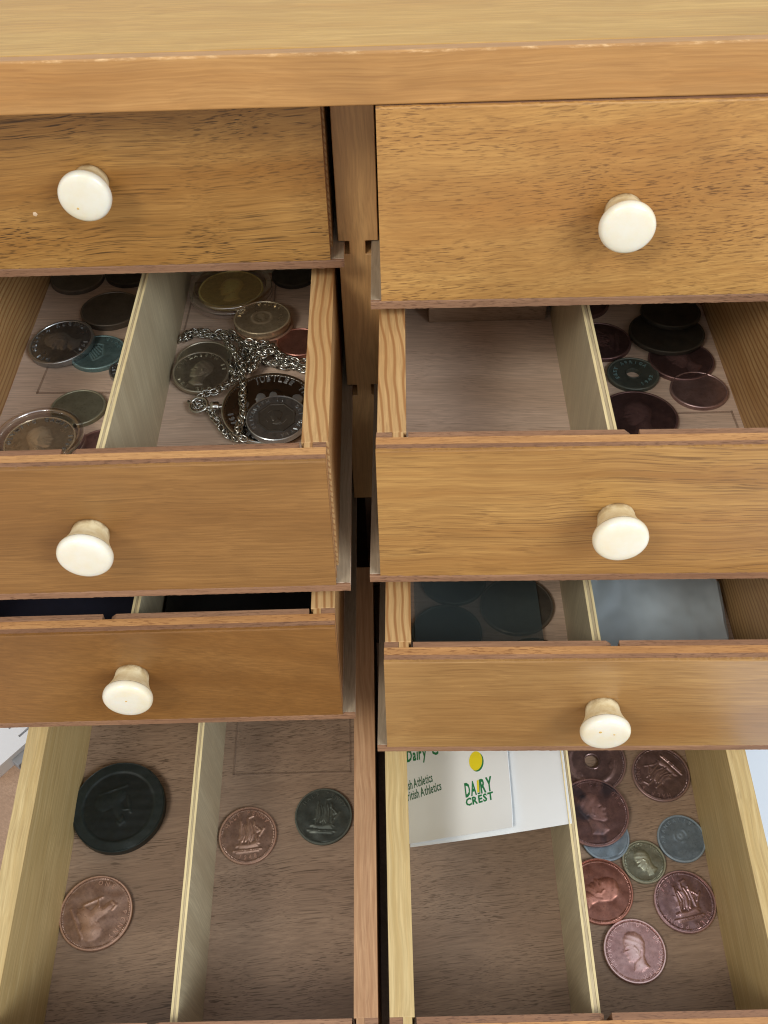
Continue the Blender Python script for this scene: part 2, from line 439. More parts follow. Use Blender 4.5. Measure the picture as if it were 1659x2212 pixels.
pl = [(xl, 298.4)]+groove(xl, gl, 232.0)+groove(xl, gl, 166.2)+[(xl, 102.5), (xr, 102.5)]
pr_ = list(reversed(groove(xr, gr, 232.0)))
pr2 = list(reversed(groove(xr, gr, 166.4)))
poly = pl+pr2+pr_+[(xr, 298.4)]
prism_xz('centre_divider', [(x, z+13.2) for x, z in poly], 0, 189.8, W['divider'], cab, 0.25)
cpart('centre_rail', gl, gr, 24, 189.8, 12.2, 102.3, W['back'])

# ------------------------------------------------------------------ drawers
KPROF = [(5.2, -0.3), (5.8, 0.1), (5.95, 1.0), (5.95, 2.2), (6.3, 4.0), (6.85, 5.6), (7.5, 7.0), (8.15, 8.2), (8.35, 8.7)]
KCAP = [(8.3, 8.7), (8.58, 9.1), (8.66, 9.8), (8.6, 10.6), (8.4, 11.2), (8.0, 11.7), (7.4, 12.0), (6.0, 12.2), (3.0, 12.33), (0, 12.36)]
knob_stem_me = mesh('stem', *lathe(KPROF, 48, '-y'), smooth=True, angle=50)
knob_cap_me = mesh('knob', *lathe([(0, 8.5), (8.1, 8.62)]+KCAP, 64, '-y'), smooth=True, angle=60)
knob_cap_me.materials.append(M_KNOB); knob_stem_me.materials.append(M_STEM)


def jag_panel(name, x0, x1, y0, y1, z0, z1, mat, parent, amp=0.13, top=True, bottom=True):
    """a thin veneer with splintery saw-cut top and bottom edges"""
    n = int(abs(x1-x0)/0.9); xs = [x0+(x1-x0)*i/n for i in range(n+1)]
    ra = np.cumsum(rng.randn(n+1))*0.02; tp = z1+np.where(rng.rand(n+1) > 0.5, 1, -1)*rng.rand(n+1)*amp*(1 if top else 0)
    bt = z0+rng.randn(n+1)*amp*0.6*(1 if bottom else 0)
    v = []
    for i, x in enumerate(xs):
        v += [(x, y0+0.02, bt[i]), (x, y0, z0+0.5 if z1-z0 > 4 else bt[i]+0.3), (x, y0, z1-0.55), (x, y0+0.2, tp[i]), (x, y1, tp[i]), (x, y1, bt[i])]
    f = []
    for i in range(n):
        a = i*6; b = a+6
        for k in range(6):
            k2 = (k+1) % 6
            f.append((a+k, b+k, b+k2, a+k2))
    f.append((0, 1, 2, 3, 4, 5)); f.append(tuple(n*6+k for k in (5, 4, 3, 2, 1, 0)))
    return link(name, mesh(name, v, f), mat, parent)


def drawer(label, side, loc, H, face, wz=0.0, tilt=0.0, side_mats=('pine', 'pine'), floor='floor', knob=None, length=197,
           so=0.3, si=9.2, d0=72.0, d1=75.0, ri=138.0, ro=146.3, front_w=148.0, notch=77.4, over=3.6, dh=7.8, spots=()):
    """local frame: origin at the lower inner corner of the front face, x towards the cabinet's outside, y inwards, z from the floor"""
    s = 1 if side == 'R' else -1
    e = empty('drawer', loc, (R(tilt), 0, R(wz)), label, 'drawer', 'drawers of the wooden cabinet')

    def bx(name, a, b, *r, mat, parent=e, bev=0.2):
        return box(name, min(s*a, s*b), max(s*a, s*b), *r, W[mat] if isinstance(mat, str) else mat, parent, bev)
    TH = 8.65
    # laminated front: veneer, brown, orange, brown inner ply
    a, b = (0, front_w) if s > 0 else (-front_w, 0)
    fp = jag_panel('front_panel', a, b, 0, 1.15, 0.1, H, W[face], e)
    bx('ply_layer', 0.12, front_w-0.1, 1.15, 3.15, -0.1, H-0.12, mat='edgebrown', parent=fp, bev=0)
    bx('ply_layer', 0.02, front_w, 3.15, 6.2, -0.1, H-0.05, mat='edgeorange', parent=fp, bev=0)
    # inner ply: slots for the side tongues and the compartment strip
    segs = [(0.1, so+4.6), (si+0.6, notch-1.7), (notch+1.9, ri-0.7), (ri+4.4, front_w)]
    vv = []; ff = []
    for q0, q1 in segs:
        z1 = H-0.2
        pts = [(q0, -0.1), (q1, -0.1), (q1+(0.9 if abs(q1-notch) < 3 else 0), z1-1.6), (q1-(0.9 if abs(q1-notch) < 3 else 0), z1), (q0, z1)]
        nb = len(vv); m_ = len(pts)
        vv += [(s*x, 6.2, z) for x, z in pts]+[(s*x, TH, z) for x, z in pts]
        ff += [tuple(nb+i for i in range(m_)), tuple(nb+m_+i for i in reversed(range(m_)))]+[(nb+i, nb+(i+1) % m_, nb+m_+(i+1) % m_, nb+m_+i) for i in range(m_)]
    link('ply_layer', mesh('ply_layer', vv, ff), W['edgebrown'], fp)
    bx('ply_layer', si+0.65, ri-0.75, 6.2, 6.35, 0.1, H-4, mat='edgeorange', parent=fp, bev=0)
    # sides; a half-width tongue runs into the slot in the front
    zt = H-0.15
    sp1 = bx('side_panel', so, si, TH+0.02, length, 0.02, zt, mat=side_mats[0])
    bx('tongue', so+4.7, si-0.9, 6.25, TH+0.6, 0.05, zt-0.1, mat=side_mats[0], parent=sp1, bev=0)
    sp2 = bx('side_panel', ri, ro, TH+0.02, length, 0.02, zt, mat=side_mats[1])
    bx('tongue', ri+0.9, ri+4.2, 6.25, TH+0.6, 0.05, zt-0.1, mat=side_mats[1], parent=sp2, bev=0)
    bx('back_panel', si+0.02, ri-0.02, length-8, length, 0.02, zt-1, mat='wallply')
    # bottom board, overhanging towards the divider to run in its groove
    bt = bx('bottom_panel', -over, front_w, 1.0, length, -3.3, 0, mat=floor)
    jag_panel('ply_edge', (-over if s > 0 else -front_w), (front_w if s > 0 else over), 0.15, 1.0, -3.2, 0.0, W['edgebrown'], bt, amp=0.1)
    if over > 1:
        bx('overhang_strip', -over+0.05, -0.05, 1.1, length-0.1, 0.0, 0.12, mat='greyply', parent=bt, bev=0)
    # compartment strip: three plies
    dv = bx('compartment_divider', d0+0.95, d1-0.95, TH-0.6, length-8.1, 0.02, H-dh-0.12, mat='plycore', bev=0.05)
    bx('ply_layer', d0, d0+0.95, TH-0.6, length-8.1, 0.02, H-dh, mat='wallply', parent=dv, bev=0.05)
    bx('ply_layer', d1-0.95, d1, TH-0.6, length-8.1, 0.02, H-dh, mat='wallply', parent=dv, bev=0.05)
    bx('ply_edge', d0+0.05, d0+0.9, TH-0.5, length-8.2, H-dh, H-dh+0.12, mat='plylight', parent=dv, bev=0)
    bx('ply_edge', d1-0.9, d1-0.05, TH-0.5, length-8.2, H-dh, H-dh+0.12, mat='plylight', parent=dv, bev=0)
    if knob:
        kx, kz, ks = knob
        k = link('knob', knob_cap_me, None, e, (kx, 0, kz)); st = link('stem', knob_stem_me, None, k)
        k.scale = (ks,)*3
        k.rotation_euler = (R(random.uniform(-2, 2)), 0, R(random.uniform(-2, 2)))
        for (px_, pz_, pr) in spots:
            sm = mesh('stain', *lathe([(0, 12.42), (pr*0.6, 12.41), (pr, 12.2)], 16, '-y'))
            link('stain', sm, M_SPOT, k, (px_, 0, pz_))
    return e


LW = dict(so=-0.6, si=7.6, d0=70.1, d1=72.8, ri=135.0, ro=143.3, front_w=143.0, notch=78.0, over=4.7)
RW = dict()
d1l = drawer('top drawer on the left, least opened, its veneer streaked with dark pores', 'L', (-15.6, -11.5, 232.4), 66.4, 'oak1', 0.0, knob=(-76.9, 32.5, 1.0), spots=[(-2.5, -3.2, 0.5)], **LW)
drawer('top drawer on the right, golden porous veneer under the cabinet top', 'R', (2.0, -37.0, 232.1), 66.4, 'oak2', -0.7, knob=(76.0, 32.0, 1.0), **RW)
drawer('second drawer on the left, smooth brown front, holding a silver chain', 'L', (-15.5, -104.8, 166.3), 56.7, 'smooth1', 0.12, knob=(-75.6, 29.2, 1.0), **LW)
drawer('second drawer on the right with an empty compartment beside dark coins', 'R', (-0.7, -101.9, 167.0), 56.7, 'smooth2', -1.2, knob=(74.8, 28.0, 1.0), **RW)
drawer('third drawer on the left, nearly hidden inside and very dark', 'L', (-16.6, -112.9, 101.1), 52.7, 'smooth3', 0.15, knob=(-73.1, 29.0, 1.0), spots=[(0, 1.0, 0.55)], **{**LW, 'so': 0.2, 'si': 8.4})
drawer('third drawer on the right holding plastic film over large coins', 'R', (-0.3, -124.3, 96.2), 52.7, 'smooth4', -1.25, knob=(75.8, 25.6, 1.0), spots=[(2.6, 1.4, 0.5), (-2.2, 2.6, 0.7)], **RW)
nick = mesh('nick', [(-99.3, -0.03, 20.6), (-98.4, -0.03, 20.2), (-97.7, -0.03, 21.0), (-98.2, -0.03, 21.9), (-99.2, -0.03, 21.7), (-98.6, -0.22, 21.1)], [(0, 1, 5), (1, 2, 5), (2, 3, 5), (3, 4, 5), (4, 0, 5)])
link('nick', nick, M_NICK, d1l)
T4 = 8.12
ct, st4 = math.cos(R(T4)), math.sin(R(T4))


def d4(x, y, h=0.0):
    """a point on the floor of the bottom drawers, h above it"""
    s = (y+150)/ct
    return (x, -150+s*ct-h*st4, s*st4+h*ct)


drawer('bottom drawer on the left, tipped down, holding four old coins', 'L', d4(-5.6, -204.1), 56.8, 'smooth3', 0, T4, ('pink', 'pale'), 'floor4',
       so=0.1, si=8.6, d0=71.4, d1=74.1, ri=134.9, ro=143.2, front_w=143.5, notch=79, over=0, dh=6.1, length=196)
drawer('bottom drawer on the right, tipped down, holding coins and a white card', 'R', d4(-1.8, -204.1), 56.8, 'smooth4', 0, T4, ('pale', 'pale'), 'floor4',
       so=0.1, si=8.9, d0=71.6, d1=74.7, ri=137.0, ro=144.8, front_w=145, notch=75.6, over=0, dh=6.1, length=196)


# ------------------------------------------------------------------ lettering
CH = {}


def char(c, off=0.0):
    key = (c, off)
    if key not in CH:
        cu = bpy.data.curves.new('glyph', 'FONT'); cu.body = c; cu.size = 1.0; cu.resolution_u = 2; cu.offset = off
        o = bpy.data.objects.new('glyph', cu); COL.objects.link(o)
        bpy.context.view_layer.update()
        dg = bpy.context.evaluated_depsgraph_get()
        me = bpy.data.meshes.new_from_object(o.evaluated_get(dg))
        vs = [tuple(v.co) for v in me.vertices]; fs = [tuple(p.vertices) for p in me.polygons]
        xs = [v[0] for v in vs] or [0, 0.3]
        CH[key] = (vs, fs, min(xs), max(xs))
        bpy.data.objects.remove(o); bpy.data.curves.remove(cu); bpy.data.meshes.remove(me)
    return CH[key]


def solid_glyph(vs, fs, place, h):
    """extrude flat glyph faces by h through the mapping place(x, y, z)"""
    n = len(vs)
    V = [place(x, y, h) for x, y, _ in vs]+[place(x, y, -0.05) for x, y, _ in vs]
    F = [tuple(f) for f in fs]
    cnt = {}
    for f in fs:
        for a, b in zip(f, f[1:]+f[:1]):
            cnt[(a, b)] = cnt.get((a, b), 0)+1
    for (a, b) in cnt:
        if (b, a) not in cnt: F.append((a, a+n, b+n, b))
    return V, F


def arc_text(text, radius, size, start, step, z, h, inward=False):
    """raised characters round a coin; start is the angle in degrees of the first one, step is degrees per character"""
    V = []; F = []
    for i, c in enumerate(text):
        if c == ' ': continue
        vs, fs, x0, x1 = char(c, 0.012)
        a = R(start-step*i) if not inward else R(start+step*i)
        cx = (x0+x1)/2

        def place(x, y, zz, a=a):
            lx = (x-cx)*size; ly = (y-0.35)*size
            if inward: rr = radius-ly; aa = a+lx/radius
            else: rr = radius+ly; aa = a-lx/radius
            return (rr*math.cos(aa), rr*math.sin(aa), z+zz)
        v, f = solid_glyph(vs, fs, place, h)
        nb = len(V); V += v; F += [tuple(q+nb for q in g) for g in f]
    return V, F


# ------------------------------------------------------------------ coin relief
def sdf(px, py, poly):
    """signed distance to a polygon (positive inside)"""
    P = np.array(poly, float); d = np.full(px.shape, 1e9); ins = np.zeros(px.shape, bool)
    for (ax, ay), (bx, by) in zip(P, np.roll(P, -1, 0)):
        ex, ey = bx-ax, by-ay; L = ex*ex+ey*ey+1e-12
        tt = np.clip(((px-ax)*ex+(py-ay)*ey)/L, 0, 1)
        d = np.minimum(d, np.hypot(px-ax-tt*ex, py-ay-tt*ey))
        c = ((ay > py) != (by > py)) & (px < (bx-ax)*(py-ay)/((by-ay) if abs(by-ay) > 1e-9 else 1e-9)+ax)
        ins ^= c
    return np.where(ins, d, -d)


def dome(px, py, poly, h, wd):
    return h*(1-np.exp(-np.maximum(sdf(px, py, poly), 0)/wd))


def ridge(px, py, pts, h, wd):
    d = np.full(px.shape, 1e9)
    for (ax, ay), (bx, by) in zip(pts, pts[1:]):
        ex, ey = bx-ax, by-ay; L = ex*ex+ey*ey+1e-12
        tt = np.clip(((px-ax)*ex+(py-ay)*ey)/L, 0, 1)
        d = np.minimum(d, np.hypot(px-ax-tt*ex, py-ay-tt*ey))
    return h*np.exp(-(d/wd)**2)


HEAD = [(-0.05, 0.60), (0.16, 0.57), (0.33, 0.42), (0.39, 0.20), (0.34, -0.02), (0.27, -0.2), (0.28, -0.42), (0.36, -0.56), (0.05, -0.70), (-0.22, -0.62), (-0.16, -0.45), (-0.14, -0.36), (-0.26, -0.35), (-0.31, -0.28), (-0.29, -0.21), (-0.33, -0.16), (-0.31, -0.08), (-0.40, -0.02), (-0.33, 0.12), (-0.33, 0.26), (-0.28, 0.42), (-0.18, 0.54)]


def relief(kind, x, y):
    h = np.zeros(x.shape)
    if kind in ('head', 'head_flip'):
        if kind == 'head_flip': x = -x
        h += dome(x, y, HEAD, 0.42, 0.09)
        h += 0.025*np.sin(30*(y+0.6*x)+4*x*x)*np.clip(sdf(x, y, HEAD)/0.12, 0, 1)*np.clip((y+0.3*x-0.05)/0.2, 0, 1)
        h += ridge(x, y, [(-0.28, 0.14), (-0.2, 0.16)], 0.06, 0.03)+ridge(x, y, [(0.02, 0.1), (0.08, -0.02), (0.03, -0.1)], 0.12, 0.03)
        h -= ridge(x, y, [(-0.27, 0.07), (-0.2, 0.07)], 0.12, 0.025)+ridge(x, y, [(-0.1, -0.34), (0.12, -0.2), (0.2, -0.05)], 0.1, 0.03)
    elif kind == 'ship':
        for pl_, hh in [([(-.36, -.14), (-.20, -.20), (-.12, .0), (-.16, .30), (-.32, .24), (-.28, .05)], .34), ([(-.08, -.2), (.10, -.22), (.17, .12), (.10, .42), (-.10, .36), (-.02, .1)], .40),
                        ([(.20, -.05), (.24, .10), (.20, .34), (.46, .12), (.30, .02)], .34), ([(-.26, .32), (-.15, .36), (-.13, .46), (-.24, .44)], .25), ([(-.04, .44), (.07, .48), (.05, .58), (-.04, .55)], .25),
                        ([(-.44, -.30), (-.30, -.27), (.0, -.27), (.28, -.20), (.44, .04), (.40, -.18), (.36, -.42), (.0, -.46), (-.30, -.44)], .42)]:
            h = np.maximum(h, dome(x, y, pl_, hh, .07))
        for pts in [[(.10, -.22), (.18, .0), (.17, .2), (.10, .42)], [(-.20, -.20), (-.11, .0), (-.15, .30)], [(-.08, -.2), (-.01, .1), (-.10, .36)], [(.22, .34), (.34, .24), (.46, .12)], [(-.24, -.3), (-.22, .5)], [(.02, -.3), (.03, .62)], [(.3, -.2), (.24, .44)], [(.4, -.05), (.56, .2)], [(-.5, -.52), (.45, -.5)], [(-.4, -.57), (.35, -.55)], [(-.4, -.36), (.38, -.3)], [(.03, .6), (.2, .66)]]:
            h = np.maximum(h, ridge(x, y, pts, .26, .028))
    elif kind == 'britannia':
        h += dome(x, y, [(-.18, -.45), (.35, -.5), (.42, -.2), (.2, .0), (.16, .28), (.12, .34), (.13, .46), (.02, .54), (-.1, .46), (-.1, .34), (-.05, .26), (-.18, .1), (-.12, -.1), (-.3, -.2), (-.34, -.42)], .38, .09)
        h = np.maximum(h, dome(x, y, [(.48*math.cos(a_*.628)*.62+.38, .3*math.sin(a_*.628)-.28) for a_ in range(10)], .3, .07))
        for pts in [[(-.34, -.2), (-.3, .3)], [(-.3, .2), (-.1, .14)], [(-.4, -.56), (.45, -.56)], [(-.06, .5), (.08, .56), (.14, .44)], [(.2, -.3), (-.2, -.42)], [(.25, -.1), (.0, -.3)]]:
            h = np.maximum(h, ridge(x, y, pts, .28, .03))
    elif kind == 'harp':
        for pts in [[(-.3, -.4), (-.25, .4), (.1, .5), (.35, .3)], [(-.3, -.4), (.1, -.3), (.35, .3)]]+[[(-.25+.1*i, .4-.02*i), (-.2+.1*i, -.34+.1*i)] for i in range(5)]:
            h = np.maximum(h, ridge(x, y, pts, .28, .035))
    elif kind == 'tusks':
        for a0 in (20, 140, 260):
            h = np.maximum(h, ridge(x, y, [(.66*math.cos(R(a0+k*12)), .66*math.sin(R(a0+k*12))) for k in range(8)], .3, .06))
        for a0 in (-30, 90, 210):
            h = np.maximum(h, dome(x, y, [(.62*math.cos(R(a0))+.14*math.cos(q), .62*math.sin(R(a0))+.14*math.sin(q)) for q in np.linspace(0, 6, 8)], .3, .05))
    elif kind == 'ring':
        rr = np.hypot(x, y); h += .22*np.exp(-((rr-.34)/.05)**2)+dome(x, y, [(p*.4, q*.4+.05) for p, q in HEAD], .2, .06)
    elif kind == 'rosette':
        rr = np.hypot(x-.02, y-.12); h += .11*np.exp(-((rr-.26)/.05)**2)*(0.6+0.5*np.sin(3*np.arctan2(y, x)))+.12*np.exp(-((rr-.08)/.06)**2)
    elif kind == 'broad':
        rr = np.hypot(x, y); h += .26/(1+np.exp((rr-.775)*-160))+0.07*np.exp(-((rr-.79)/.012)**2)
        h = np.maximum(h, .7*relief('britannia', x/.72, y/.72)*(rr < .74))
    elif kind == 'heads3':
        for dx, dy, s_ in [(-.12, .28, .42), (.12, .30, .4), (-.62, .0, .42), (.45, .05, .5)]:
            h = np.maximum(h, dome((x-dx)/s_, (y-dy)/s_, HEAD, .3, .12))
    return h


COIN_GROUP = 'old coins lying loose in the drawers'


def coin(label, pos, r, th, mat, kind='plain', rot=0.0, tilt=(0, 0), d4frame=False, hole=0.0, texts=(), rim=0.9, beads=0, reeded=False, worn=0.05, sides=0, letter_mat=None, name='coin', group=COIN_GROUP, seedn=0):
    """pos is the centre of the underside; texts: (string, radius fraction, size, start angle, step, inward)"""
    na = 240 if (beads or reeded) else 168
    nr = 46
    rs = np.concatenate([np.linspace(hole, r-1.9, nr-9), np.linspace(r-1.75, r-rim-0.15, 5), [r-rim, r-rim+0.18, r-0.25, r]])
    th_a = np.linspace(0, 2*np.pi, na, endpoint=False)
    RR, AA = np.meshgrid(rs, th_a, indexing='ij')
    ex = np.ones(na)
    if sides:   # many-sided coin
        k = np.pi/sides; am = (th_a % (2*k))-k; ex = 1-0.8*(1-np.cos(k)/np.cos(am))
    X = RR*np.cos(AA)*ex; Y = RR*np.sin(AA)*ex
    Z = np.full(RR.shape, th-0.28)
    h = relief(kind, X/r, Y/r)
    fade = np.clip((r-rim-0.25-RR)/0.4, 0, 1)
    if hole: fade = fade*np.clip((RR-hole-0.9)/0.3, 0, 1)
    if kind == 'broad': fade = np.clip((r-0.3-RR)/0.2, 0, 1)
    Z += 1.35*h*fade
    for k_ in range(7):   # uneven, worn field
        a_ = rng.rand()*6.3; f_ = 0.35+rng.rand()*1.1
        Z += worn*0.55*np.sin((X*math.cos(a_)+Y*math.sin(a_))*f_+rng.rand()*6)*fade
    if beads: Z += np.where((RR > r-1.72) & (RR < r-rim-0.05), 0.16*(np.cos(AA*beads) > 0), 0)
    Z[rs >= r-rim+0.1] = th
    Z[-1] = th-0.22
    if hole:
        Z[0] = th-0.2; Z[1] = th+0.02; Z[2] = th+0.02
    V = list(zip(X.ravel(), Y.ravel(), Z.ravel())); F = []
    n = len(rs)
    for i in range(n-1):
        for j in range(na):
            k2 = (j+1) % na
            F.append((i*na+j, (i+1)*na+j, (i+1)*na+k2, i*na+k2))
    if not hole:
        c = len(V); V.append((0, 0, float(Z[0].mean())))
        F += [(c, j, (j+1) % na) for j in range(na)]

    def ring(rad, z, mod=None):
        b = len(V)
        for j in range(na):
            q = rad*ex[j]*(mod[j] if mod is not None else 1)
            V.append((q*math.cos(th_a[j]), q*math.sin(th_a[j]), z))
        return b
    last = (n-1)*na
    mod = np.where(np.arange(na) % 2 == 0, 1.0, 1-0.16/r) if reeded else None
    prev = last
    for rad, z, m_ in [(r+0.02, th-0.4, mod), (r+0.02, 0.35, mod), (r-0.12, 0.0, None)]:
        b = ring(rad, z, m_)
        F += [(prev+j, b+j, b+(j+1) % na, prev+(j+1) % na) for j in range(na)]
        prev = b
    if hole:
        b = ring(hole, 0.0)
        F += [(prev+j, b+j, b+(j+1) % na, prev+(j+1) % na) for j in range(na)]
        F += [(b+j, j, (j+1) % na, b+(j+1) % na) for j in range(na)]
    else:
        F.append(tuple(prev+j for j in range(na)))
    me = mesh(name, V, F, True, 38)
    rv = np.full(len(V), 0.35, np.float32)
    hv = np.clip(h*fade/0.42, 0, 1)*0.75+0.06
    hv[rs >= r-rim+0.1] = 0.8
    if kind == 'plain': hv = hv+0.3
    rv[:n*na] = hv.ravel()
    me.attributes.new('raised', 'FLOAT', 'POINT').data.foreach_set('value', rv)
    if not d4frame:
        loc = pos
        rotm = Euler((R(tilt[0]), R(tilt[1]), 0)).to_matrix()
    else:
        loc = d4(*pos)
        rotm = Euler((R(T4+tilt[0]), R(tilt[1]), 0)).to_matrix()
    rotm = rotm @ Matrix.Rotation(R(rot), 3, 'Z')
    o = link(name, me, mat, None, loc, rotm.to_euler())
    tag(o, label, 'coin' if name == 'coin' else 'medal', group)
    if texts:
        V = []; F = []
        for (s, rf, size, a0, stp, inw) in texts:
            v, f = arc_text(s, rf*r, size, a0, stp, th-0.30, 0.36, inw)
            nb = len(V); V += v; F += [tuple(q+nb for q in g) for g in f]
        lm = mesh('lettering', V, F)
        lm.attributes.new('raised', 'FLOAT', 'POINT').data.foreach_set('value', np.full(len(V), 0.66, np.float32))
        link('lettering', lm, letter_mat or mat, o)
    return o


LEG = lambda s, a0=160, stp=13, rf=0.80, size=2.6: (s, rf, size, a0, stp, False)
# bottom left drawer
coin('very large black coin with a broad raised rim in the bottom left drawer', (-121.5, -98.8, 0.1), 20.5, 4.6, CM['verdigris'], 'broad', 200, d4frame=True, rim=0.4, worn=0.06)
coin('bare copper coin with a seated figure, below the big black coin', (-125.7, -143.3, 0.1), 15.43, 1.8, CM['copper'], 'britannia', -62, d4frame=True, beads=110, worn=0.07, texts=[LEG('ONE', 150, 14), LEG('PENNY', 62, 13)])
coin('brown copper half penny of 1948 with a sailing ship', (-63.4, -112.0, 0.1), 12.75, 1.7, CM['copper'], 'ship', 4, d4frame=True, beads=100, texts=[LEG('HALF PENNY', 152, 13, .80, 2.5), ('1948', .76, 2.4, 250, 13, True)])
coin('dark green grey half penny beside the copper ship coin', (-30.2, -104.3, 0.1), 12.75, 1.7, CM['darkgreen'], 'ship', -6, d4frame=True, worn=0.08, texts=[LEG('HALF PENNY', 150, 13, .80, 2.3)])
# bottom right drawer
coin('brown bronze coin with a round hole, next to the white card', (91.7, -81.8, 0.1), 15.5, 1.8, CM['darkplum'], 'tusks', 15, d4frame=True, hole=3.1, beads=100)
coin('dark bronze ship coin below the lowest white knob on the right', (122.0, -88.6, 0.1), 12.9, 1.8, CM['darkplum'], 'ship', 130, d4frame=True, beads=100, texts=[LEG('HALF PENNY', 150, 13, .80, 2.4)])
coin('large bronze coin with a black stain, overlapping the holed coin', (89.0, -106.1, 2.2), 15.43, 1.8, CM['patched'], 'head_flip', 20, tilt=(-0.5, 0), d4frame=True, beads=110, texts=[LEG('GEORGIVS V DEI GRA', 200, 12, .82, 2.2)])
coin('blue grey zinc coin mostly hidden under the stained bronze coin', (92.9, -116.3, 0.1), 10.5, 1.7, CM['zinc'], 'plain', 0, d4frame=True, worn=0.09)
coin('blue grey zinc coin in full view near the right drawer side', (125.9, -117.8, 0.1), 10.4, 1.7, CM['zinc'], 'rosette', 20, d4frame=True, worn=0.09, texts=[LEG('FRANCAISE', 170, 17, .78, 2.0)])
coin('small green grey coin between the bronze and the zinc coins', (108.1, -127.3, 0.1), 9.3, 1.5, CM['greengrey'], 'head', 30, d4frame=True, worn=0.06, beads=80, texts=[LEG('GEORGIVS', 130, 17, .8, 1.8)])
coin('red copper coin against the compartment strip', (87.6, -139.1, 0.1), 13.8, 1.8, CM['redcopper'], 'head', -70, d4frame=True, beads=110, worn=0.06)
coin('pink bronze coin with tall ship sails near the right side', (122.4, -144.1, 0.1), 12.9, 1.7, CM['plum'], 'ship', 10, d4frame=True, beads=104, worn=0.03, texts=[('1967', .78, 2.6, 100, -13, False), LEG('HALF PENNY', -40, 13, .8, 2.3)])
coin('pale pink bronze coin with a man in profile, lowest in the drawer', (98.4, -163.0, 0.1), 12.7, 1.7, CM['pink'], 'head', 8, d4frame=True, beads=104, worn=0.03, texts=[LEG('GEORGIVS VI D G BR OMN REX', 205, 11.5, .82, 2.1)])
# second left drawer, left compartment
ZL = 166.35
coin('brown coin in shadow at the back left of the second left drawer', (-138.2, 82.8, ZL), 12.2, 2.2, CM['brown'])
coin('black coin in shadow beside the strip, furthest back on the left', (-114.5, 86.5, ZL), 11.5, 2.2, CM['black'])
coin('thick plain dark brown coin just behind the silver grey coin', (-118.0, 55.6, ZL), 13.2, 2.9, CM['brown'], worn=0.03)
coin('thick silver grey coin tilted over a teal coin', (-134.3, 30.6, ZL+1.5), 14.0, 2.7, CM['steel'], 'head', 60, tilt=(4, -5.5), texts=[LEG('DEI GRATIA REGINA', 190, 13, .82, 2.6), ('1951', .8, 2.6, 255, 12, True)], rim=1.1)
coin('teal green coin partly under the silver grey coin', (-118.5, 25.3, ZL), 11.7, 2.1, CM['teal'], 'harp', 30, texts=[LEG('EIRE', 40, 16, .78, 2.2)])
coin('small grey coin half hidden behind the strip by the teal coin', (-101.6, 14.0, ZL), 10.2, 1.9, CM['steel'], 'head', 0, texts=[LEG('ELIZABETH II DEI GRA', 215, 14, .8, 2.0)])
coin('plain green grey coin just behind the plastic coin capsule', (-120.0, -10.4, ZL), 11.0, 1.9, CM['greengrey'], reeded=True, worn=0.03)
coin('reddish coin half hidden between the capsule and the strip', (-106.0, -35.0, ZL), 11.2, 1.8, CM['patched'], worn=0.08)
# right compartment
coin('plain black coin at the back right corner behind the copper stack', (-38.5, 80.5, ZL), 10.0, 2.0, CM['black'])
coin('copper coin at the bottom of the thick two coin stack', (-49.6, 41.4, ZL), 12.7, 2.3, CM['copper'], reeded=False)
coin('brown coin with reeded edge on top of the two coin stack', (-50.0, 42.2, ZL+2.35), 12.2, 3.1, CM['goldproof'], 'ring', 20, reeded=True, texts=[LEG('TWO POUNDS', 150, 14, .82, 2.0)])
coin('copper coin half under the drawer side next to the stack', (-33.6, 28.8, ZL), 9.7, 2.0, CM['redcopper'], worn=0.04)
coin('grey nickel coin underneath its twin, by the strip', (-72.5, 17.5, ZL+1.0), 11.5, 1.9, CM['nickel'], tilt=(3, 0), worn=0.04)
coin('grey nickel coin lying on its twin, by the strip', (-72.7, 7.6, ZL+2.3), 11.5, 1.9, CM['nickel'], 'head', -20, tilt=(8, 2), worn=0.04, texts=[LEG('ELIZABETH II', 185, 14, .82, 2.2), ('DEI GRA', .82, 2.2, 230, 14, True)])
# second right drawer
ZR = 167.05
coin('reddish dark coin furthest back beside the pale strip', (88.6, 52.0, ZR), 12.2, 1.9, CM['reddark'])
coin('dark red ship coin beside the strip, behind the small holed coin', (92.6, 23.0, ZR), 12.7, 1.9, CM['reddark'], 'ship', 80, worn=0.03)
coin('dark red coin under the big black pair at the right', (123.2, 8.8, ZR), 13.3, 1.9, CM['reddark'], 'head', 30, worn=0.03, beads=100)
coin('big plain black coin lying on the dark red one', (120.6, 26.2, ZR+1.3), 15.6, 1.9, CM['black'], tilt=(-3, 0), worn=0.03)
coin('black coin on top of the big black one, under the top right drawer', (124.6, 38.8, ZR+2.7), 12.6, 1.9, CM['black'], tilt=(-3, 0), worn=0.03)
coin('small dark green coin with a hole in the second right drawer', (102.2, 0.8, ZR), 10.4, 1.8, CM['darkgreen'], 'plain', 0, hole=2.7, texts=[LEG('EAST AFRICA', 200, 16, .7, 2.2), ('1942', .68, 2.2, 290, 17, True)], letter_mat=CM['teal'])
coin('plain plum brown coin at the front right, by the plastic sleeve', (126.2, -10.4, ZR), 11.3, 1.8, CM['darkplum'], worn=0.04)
coin('large dark red coin at the front, nearest the notch', (99.4, -25.6, ZR), 15.2, 1.9, CM['reddark'], 'head', 0, worn=0.05)
